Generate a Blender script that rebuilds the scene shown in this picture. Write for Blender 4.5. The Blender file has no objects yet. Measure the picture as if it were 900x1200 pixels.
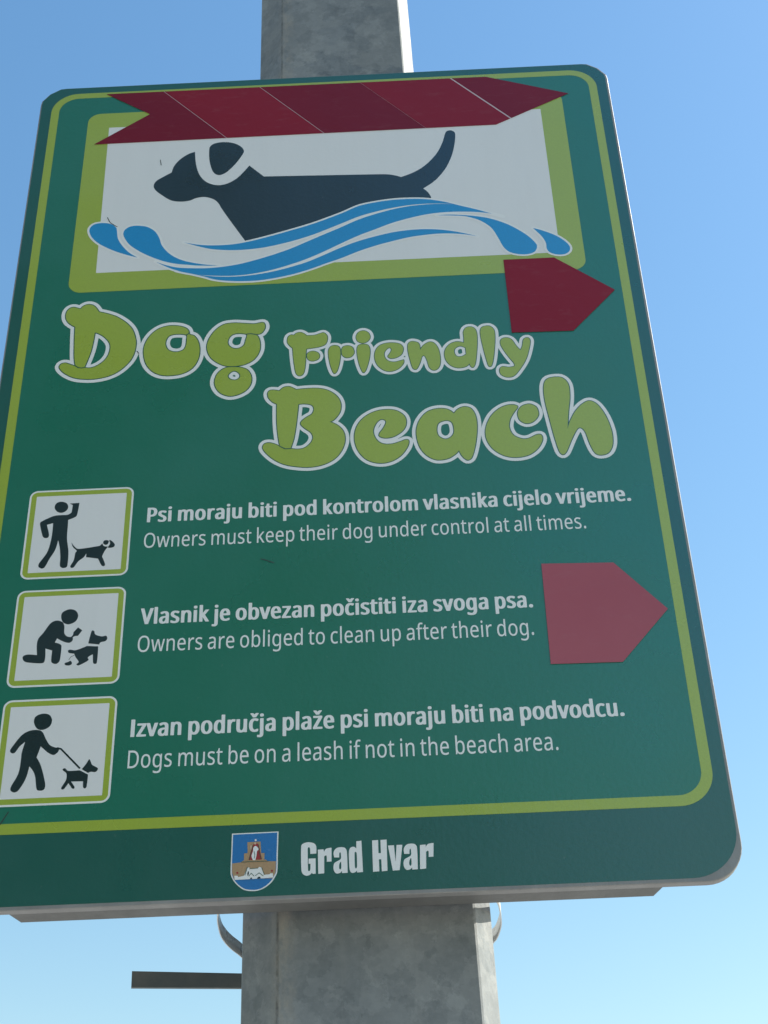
import bpy, math, json
from mathutils import Vector, Matrix
from mathutils.geometry import delaunay_2d_cdt
C = bpy.context.scene.collection
rad = math.radians
Z0 = 2.874                     # height of the border line's top edge above the ground (metres)

# ---------------------------------------------------------------- camera, sky, sun, exposure
cam = bpy.data.cameras.new('camera')
cam.sensor_fit = 'VERTICAL'; cam.sensor_height = 36.0; cam.sensor_width = 27.0
cam.lens = 52.3263
cam.clip_start = 0.05; cam.clip_end = 5000
cam_o = bpy.data.objects.new('camera', cam); C.objects.link(cam_o)
cam_o.matrix_world = Matrix([[0.998939, 0.044766, 0.010817, 0.37586], [0.034248, -0.565047, -0.824347, -1.12591], [-0.030791, 0.823843, -0.565981, 1.50026], [0, 0, 0, 1]])
bpy.context.scene.camera = cam_o

SUN_EL, SUN_AZ = 43.0, 83.0    # azimuth: 0 = behind the sign (+Y), 90 = to the right (+X)
world = bpy.data.worlds.new('World'); bpy.context.scene.world = world
world.use_nodes = True
wn = world.node_tree
sky = wn.nodes.new('ShaderNodeTexSky'); sky.sky_type = 'NISHITA'; sky.sun_disc = False
sky.sun_elevation = rad(SUN_EL); sky.sun_rotation = rad(SUN_AZ)
sky.altitude = 0; sky.air_density = 1.8; sky.dust_density = 0.7; sky.ozone_density = 1.4
hs = wn.nodes.new('ShaderNodeHueSaturation'); hs.inputs['Saturation'].default_value = 1.30
hs.inputs['Hue'].default_value = 0.5
wn.links.new(sky.outputs[0], hs.inputs['Color']); wn.links.new(hs.outputs[0], wn.nodes['Background'].inputs[0])
wn.nodes['Background'].inputs[1].default_value = 0.13
sl = bpy.data.lights.new('sun', 'SUN'); sl.energy = 5.0; sl.angle = rad(0.5); sl.color = (1, .94, .83)
so = bpy.data.objects.new('sun', sl); C.objects.link(so)
sd = Vector((math.cos(rad(SUN_EL))*math.sin(rad(SUN_AZ)), math.cos(rad(SUN_EL))*math.cos(rad(SUN_AZ)), math.sin(rad(SUN_EL))))
so.rotation_euler = sd.to_track_quat('Z', 'Y').to_euler(); so.location = sd*30
vs = bpy.context.scene.view_settings
vs.view_transform = 'Standard'; vs.look = 'None'; vs.exposure = 0.58; vs.gamma = 1.0; vs.use_curve_mapping = False

# ---------------------------------------------------------------- materials
def new_mat(name):
    m = bpy.data.materials.new(name); m.use_nodes = True
    nt = m.node_tree
    return m, nt, nt.nodes['Principled BSDF']
def mixrgb(nt, fac, a, b, blend='MIX'):
    n = nt.nodes.new('ShaderNodeMix'); n.data_type = 'RGBA'; n.blend_type = blend
    for sock, v in ((n.inputs[0], fac), (n.inputs[6], a), (n.inputs[7], b)):
        if hasattr(v, 'is_output'): nt.links.new(v, sock)
        else: sock.default_value = v if not isinstance(v, tuple) else (*v, 1)
    return n.outputs[2]
def noise(nt, scale, detail=4, rough=.55, stretch=None, lo=.35, hi=.65):
    tc = nt.nodes.new('ShaderNodeTexCoord')
    src = tc.outputs['Object']
    if stretch:
        mp = nt.nodes.new('ShaderNodeMapping'); mp.inputs['Scale'].default_value = stretch
        nt.links.new(src, mp.inputs[0]); src = mp.outputs[0]
    n = nt.nodes.new('ShaderNodeTexNoise'); n.inputs['Scale'].default_value = scale
    n.inputs['Detail'].default_value = detail; n.inputs['Roughness'].default_value = rough
    nt.links.new(src, n.inputs['Vector'])
    r = nt.nodes.new('ShaderNodeMapRange'); r.inputs[1].default_value = lo; r.inputs[2].default_value = hi
    nt.links.new(n.outputs[0], r.inputs[0])
    return r.outputs[0]
def math_node(nt, op, a, b):
    n = nt.nodes.new('ShaderNodeMath'); n.operation = op
    for s, v in zip(n.inputs, (a, b)):
        if hasattr(v, 'is_output'): nt.links.new(v, s)
        else: s.default_value = v
    return n.outputs[0]
def film(name, col, dust=.06, rough=.30, grain=.05):
    """printed retroreflective film: flat ink with faint dust clouds, streaks and bead grain"""
    m, nt, b = new_mat(name)
    d1 = noise(nt, 5, 5, .6); d2 = noise(nt, 22, 3, .6, (3, 1, .25), .45, .75)
    dd = math_node(nt, 'MULTIPLY', math_node(nt, 'ADD', d1, d2), dust*.5)
    c = mixrgb(nt, dd, col, (.42, .41, .38))
    sp = noise(nt, 210, 3, .55, (1, 1, .8), .70, .80)            # dried salt specks
    c = mixrgb(nt, math_node(nt, 'MULTIPLY', sp, .30), c, (.55, .55, .52))
    g = noise(nt, 900, 2, .6, None, .3, .7)
    c = mixrgb(nt, g, c, tuple(min(1, x*(1+2.2*grain)+.001) for x in col))if grain else c
    nt.links.new(c, b.inputs['Base Color'])
    b.inputs['Roughness'].default_value = rough
    b.inputs['IOR'].default_value = 2.0
    rr = nt.nodes.new('ShaderNodeMapRange'); nt.links.new(d1, rr.inputs[0])
    rr.inputs[3].default_value = rough-.06; rr.inputs[4].default_value = rough+.08
    nt.links.new(rr.outputs[0], b.inputs['Roughness'])
    bm = nt.nodes.new('ShaderNodeBump'); bm.inputs['Strength'].default_value = .04; bm.inputs['Distance'].default_value = .001
    nt.links.new(noise(nt, 240, 2), bm.inputs['Height']); nt.links.new(bm.outputs[0], b.inputs['Normal'])
    return m
M = {}
M['green'] = film('green_film', (.0005, .172, .110), .02)
M['teal'] = film('dark_teal_film', (.0005, .105, .085), .02)
M['lime'] = film('lime_film', (.36, .475, .050), .05)
M['white'] = film('white_film', (.88, .885, .88), .08, .42, .0)
M['text'] = film('white_lettering_film', (.93, .94, .93), .03, .42, .0)
M['navy'] = film('navy_film', (.0004, .019, .028), .02)
M['blue'] = film('wave_blue_film', (.003, .29, .64), .02)
M['outline'] = film('dark_green_outline_film', (.004, .10, .075), .03)
M['brown'] = film('ochre_film', (.46, .30, .17), .05)
M['red'] = film('crest_red_film', (.36, .03, .04), .05)
M['crestblue'] = film('crest_blue_film', (.01, .18, .50), .05)
M['skin'] = film('pale_ochre_film', (.65, .48, .36), .05)
M['grime'] = film('dark_scratch', (.025, .024, .020), .0, .6, 0)
def vinyl(name, col, edge):
    m, nt, b = new_mat(name)
    d = noise(nt, 4, 3, .5, (1, 1, 1.5), .25, .75); f = noise(nt, 60, 5, .7, (.6, 1, 2), .55, .8)
    c = mixrgb(nt, d, col, edge); c2 = mixrgb(nt, math_node(nt, 'MULTIPLY', f, .10), c, (.42, .30, .31))
    nt.links.new(c2, b.inputs['Base Color']); b.inputs['Roughness'].default_value = .36; b.inputs['IOR'].default_value = 1.42
    bm = nt.nodes.new('ShaderNodeBump'); bm.inputs['Strength'].default_value = .05; bm.inputs['Distance'].default_value = .002
    nt.links.new(noise(nt, 40, 3), bm.inputs['Height']); nt.links.new(bm.outputs[0], b.inputs['Normal'])
    return m
M['maroon'] = vinyl('maroon_vinyl', (.25, .006, .020), (.29, .010, .026))
M['maroon_dark'] = vinyl('dark_maroon_vinyl', (.18, .005, .020), (.23, .007, .022))
M['maroon_veiled'] = vinyl('glare_paled_red_vinyl', (.42, .10, .135), (.46, .125, .16))  # paler copy of the red, veil of glare put into the vinyl colour
M['backing'] = film('pale_sticker_backing', (.62, .48, .50), .05, .5, 0)

def metal(name, col, col2, metallic, rough, scale=18, stretch=None, bump=.05):
    m, nt, b = new_mat(name)
    n1 = noise(nt, scale, 5, .65, stretch)
    nt.links.new(mixrgb(nt, n1, col, col2), b.inputs['Base Color'])
    b.inputs['Metallic'].default_value = metallic
    rr = nt.nodes.new('ShaderNodeMapRange'); nt.links.new(noise(nt, scale*2.5, 3), rr.inputs[0])
    rr.inputs[3].default_value = rough-.08; rr.inputs[4].default_value = rough+.1
    nt.links.new(rr.outputs[0], b.inputs['Roughness'])
    bm = nt.nodes.new('ShaderNodeBump'); bm.inputs['Strength'].default_value = bump; bm.inputs['Distance'].default_value = .002
    nt.links.new(noise(nt, 160, 3), bm.inputs['Height']); nt.links.new(bm.outputs[0], b.inputs['Normal'])
    return m
M['alu'] = metal('dull_aluminium', (.27, .265, .26), (.35, .345, .335), .2, .5, 9, (2, 1, 1))
M['flange'] = metal('shade_toned_aluminium', (.15, .15, .145), (.20, .20, .19), .1, .55, 9, (2, 1, 1))  # same aluminium, shade of the flange underside put into a darker colour
M['stainless'] = metal('stainless_band', (.74, .73, .71), (.82, .81, .79), .45, .35, 30, (1, 1, 6))
M['bar'] = metal('dark_painted_steel', (.12, .14, .14), (.19, .195, .18), .1, .55, 25)
def galvanised():
    m, nt, b = new_mat('galvanised_steel')
    tc = nt.nodes.new('ShaderNodeTexCoord')
    def warped(amount, nscale):
        nz = nt.nodes.new('ShaderNodeTexNoise'); nz.inputs['Scale'].default_value = nscale; nz.inputs['Detail'].default_value = 6
        nz.inputs['Roughness'].default_value = .65
        nt.links.new(tc.outputs['Object'], nz.inputs['Vector'])
        vm = nt.nodes.new('ShaderNodeVectorMath'); vm.operation = 'MULTIPLY_ADD'
        nt.links.new(nz.outputs['Color'], vm.inputs[0]); vm.inputs[1].default_value = (amount,)*3; nt.links.new(tc.outputs['Object'], vm.inputs[2])
        return vm.outputs[0]
    def vor(scale, vec):
        v = nt.nodes.new('ShaderNodeTexVoronoi'); v.inputs['Scale'].default_value = scale
        nt.links.new(vec, v.inputs['Vector'])
        q = nt.nodes.new('ShaderNodeSeparateColor'); nt.links.new(v.outputs['Color'], q.inputs[0])
        return q.outputs[0]
    p1 = vor(30, warped(.07, 36)); p2 = vor(75, warped(.03, 70))
    blot = noise(nt, 13, 9, .74, (1, 1, .85), .495, .535)          # pale white-rust patches with ragged edges
    fine = noise(nt, 120, 6, .75, None, .3, .7)
    big = noise(nt, 4.5, 5, .6, (1, 1, .6))
    def wsum(*ts):
        r = None
        for v, k in ts:
            q = math_node(nt, 'MULTIPLY', v, k); r = q if r is None else math_node(nt, 'ADD', r, q)
        return r
    tone = wsum((p1, .25), (p2, .18), (blot, .17), (fine, .22), (big, .15))
    c = mixrgb(nt, tone, (.125, .142, .150), (.375, .392, .392))
    at = nt.nodes.new('ShaderNodeAttribute'); at.attribute_name = 'across'
    def bandmask(x0, x1, soft):
        a = nt.nodes.new('ShaderNodeMapRange'); a.inputs[1].default_value = x0-soft; a.inputs[2].default_value = x0
        nt.links.new(at.outputs['Fac'], a.inputs[0])
        d = nt.nodes.new('ShaderNodeMapRange'); d.inputs[1].default_value = x1+soft; d.inputs[2].default_value = x1
        nt.links.new(at.outputs['Fac'], d.inputs[0])
        return math_node(nt, 'MULTIPLY', a.outputs[0], d.outputs[0])
    # run-down stains beside the folded edge, and a dark joint line on it
    st = noise(nt, 80, 7, .78, (1, 1, .5), .40, .64)
    c = mixrgb(nt, math_node(nt, 'MULTIPLY', math_node(nt, 'MULTIPLY', st, bandmask(-.685, -.62, .08)), .7), c, (.40, .36, .30))
    st2 = noise(nt, 30, 5, .7, (1, 1, .05), .55, .75)
    c = mixrgb(nt, math_node(nt, 'MULTIPLY', st2, .30), c, (.38, .37, .34))
    dk = noise(nt, 110, 6, .75, (1, 1, .6), .40, .62)
    c = mixrgb(nt, math_node(nt, 'MULTIPLY', math_node(nt, 'MULTIPLY', dk, bandmask(-.706, -.698, .014)), .6), c, (.05, .048, .045))
    nt.links.new(c, b.inputs['Base Color']); b.inputs['Metallic'].default_value = .1
    rr = nt.nodes.new('ShaderNodeMapRange'); nt.links.new(p1, rr.inputs[0]); rr.inputs[3].default_value = .58; rr.inputs[4].default_value = .75
    nt.links.new(rr.outputs[0], b.inputs['Roughness'])
    bm = nt.nodes.new('ShaderNodeBump'); bm.inputs['Strength'].default_value = .10; bm.inputs['Distance'].default_value = .001
    nt.links.new(noise(nt, 260, 5, .7), bm.inputs['Height']); nt.links.new(bm.outputs[0], b.inputs['Normal'])
    return m
M['galv'] = galvanised()
def paving():
    m, nt, b = new_mat('pale_stone_paving')
    c = mixrgb(nt, noise(nt, 1.3, 6, .65), (.26, .252, .24), (.345, .335, .32))
    c = mixrgb(nt, noise(nt, 60, 4, .7), c, (.33, .32, .30))
    nt.links.new(c, b.inputs['Base Color']); b.inputs['Roughness'].default_value = .9
    return m
M['ground'] = paving()

# ---------------------------------------------------------------- helpers
def link(name, verts, faces, mat, parent=None, smooth=False):
    me = bpy.data.meshes.new(name); me.from_pydata(verts, [], faces); me.update()
    me.materials.append(M[mat])
    if smooth:
        for p in me.polygons: p.use_smooth = True
    o = bpy.data.objects.new(name, me); C.objects.link(o)
    if parent: o.parent = parent
    return o
def tag(o, label=None, cat=None, group=None, kind=None):
    for k, v in (('label', label), ('category', cat), ('group', group), ('kind', kind)):
        if v: o[k] = v
    return o
def empty(name, loc):
    o = bpy.data.objects.new(name, None); C.objects.link(o); o.location = loc
    o.empty_display_size = .1
    return o
def spline(L, n=5):
    """closed Catmull-Rom curve through L; a third value marks a sharp corner"""
    N = len(L); out = []
    P = [Vector(p[:2]) for p in L]; K = [len(p) > 2 for p in L]
    for i in range(N):
        a, b = P[i], P[(i+1) % N]
        if K[i] and K[(i+1) % N]: out.append(a); continue
        t0 = (b-P[i-1])/2 if not K[i] else None
        t1 = (P[(i+2) % N]-a)/2 if not K[(i+1) % N] else None
        d = (b-a)
        if t0 is None: t0 = (d*1.5-t1*.5)
        if t1 is None: t1 = (d*1.5-t0*.5)
        for t in (t0, t1):                       # keep tangents in proportion to this span
            if t.length > 1.25*d.length: t *= 1.25*d.length/t.length
        for k in range(n):
            s = k/n; h = s*s
            out.append(a*(2*h*s-3*h+1)+t0*(h*s-2*h+s)+b*(3*h-2*h*s)+t1*(h*s-h))
    return [(p.x, p.y) for p in out]
def ccw(L):
    a = sum(L[i-1][0]*L[i][1]-L[i][0]*L[i-1][1] for i in range(len(L)))
    return L if a > 0 else L[::-1]
def disc(x, y, r, n=10): return [(x+r*math.cos(2*math.pi*k/n), y+r*math.sin(2*math.pi*k/n)) for k in range(n)]
def quad(a, b, r):
    dx, dy = b[0]-a[0], b[1]-a[1]; l = math.hypot(dx, dy)
    if l < 1e-6: return None
    nx, ny = -dy/l*r, dx/l*r
    return [(a[0]+nx, a[1]+ny), (a[0]-nx, a[1]-ny), (b[0]-nx, b[1]-ny), (b[0]+nx, b[1]+ny)]
def strokes(pts, r, closed=True, caps=True):
    out = []
    for i in range(0 if closed else 1, len(pts)):
        q = quad(pts[i-1], pts[i], r)
        if q: out.append(q)
    for i, p in enumerate(pts):
        if closed or caps or 0 < i < len(pts)-1: out.append(disc(p[0], p[1], r))
    return out
def fill(loops, solids=()):
    """even-odd fill of loops, united with every polygon of solids; one flat sheet without overlaps"""
    V, F = [], []
    for L in list(loops)+list(solids):
        L = ccw(L); F.append(list(range(len(V), len(V)+len(L)))); V += [Vector(p) for p in L]
    nl = len(loops)
    v, _, f, _, _, of = delaunay_2d_cdt(V, [], F, 0, 1e-5)
    keep = [tuple(a) for a, o in zip(f, of) if any(i >= nl for i in o) or len([i for i in o if i < nl]) % 2]
    used = sorted({i for a in keep for i in a}); mp = {u: k for k, u in enumerate(used)}
    return [(v[i].x, v[i].y) for i in used], [tuple(mp[i] for i in a) for a in keep]
def union(*polys): return fill([], polys)
def grow(loops, r):
    s = []
    for L in loops: s += strokes(L, r)
    return fill(loops, s)
ROOTU, ROOTV = 310.0, 966.0
def sheet(name, vf, layer, mat, parent):
    """flat graphic lying on the sign: u,v in millimetres (v downwards), layer = film layers above the metal"""
    v, f = vf
    o = link(name, [((a-ROOTU)/1000, -layer*.00008, (ROOTV-b)/1000) for a, b in v], [t[::-1] for t in f], mat, parent)
    n = o.data.polygons[0].normal if len(o.data.polygons) else Vector((0, -1, 0))
    if n.y > 0: o.data.flip_normals()
    return o
def rrect(x0, y0, x1, y1, r, n=8, r_top=None, flat_top=False):
    out = []
    for cx, cy, a0, top in ((x1, y0, -90, 1), (x1, y1, 0, 0), (x0, y1, 90, 0), (x0, y0, 180, 1)):
        q = r_top if (top and r_top is not None) else r
        ccx = cx-q if cx == x1 else cx+q; ccy = cy-q if cy == y1 else cy+q
        angs = (0, 14, 45, 76, 90) if (top and flat_top) else [90*k/n for k in range(n+1)]
        for a in angs:
            rr = q*(.955 if (top and flat_top and a == 45) else 1)
            out.append((ccx+rr*math.cos(rad(a0+a)), ccy+rr*math.sin(rad(a0+a))))
    return out
def box_verts(x0, x1, y0, y1, z0, z1):
    return [(x0,y0,z0),(x1,y0,z0),(x1,y1,z0),(x0,y1,z0),(x0,y0,z1),(x1,y0,z1),(x1,y1,z1),(x0,y1,z1)], [(0,3,2,1),(4,5,6,7),(0,1,5,4),(1,2,6,5),(2,3,7,6),(3,0,4,7)]
def S(k): return [spline(L) for L in T[k]]

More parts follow.
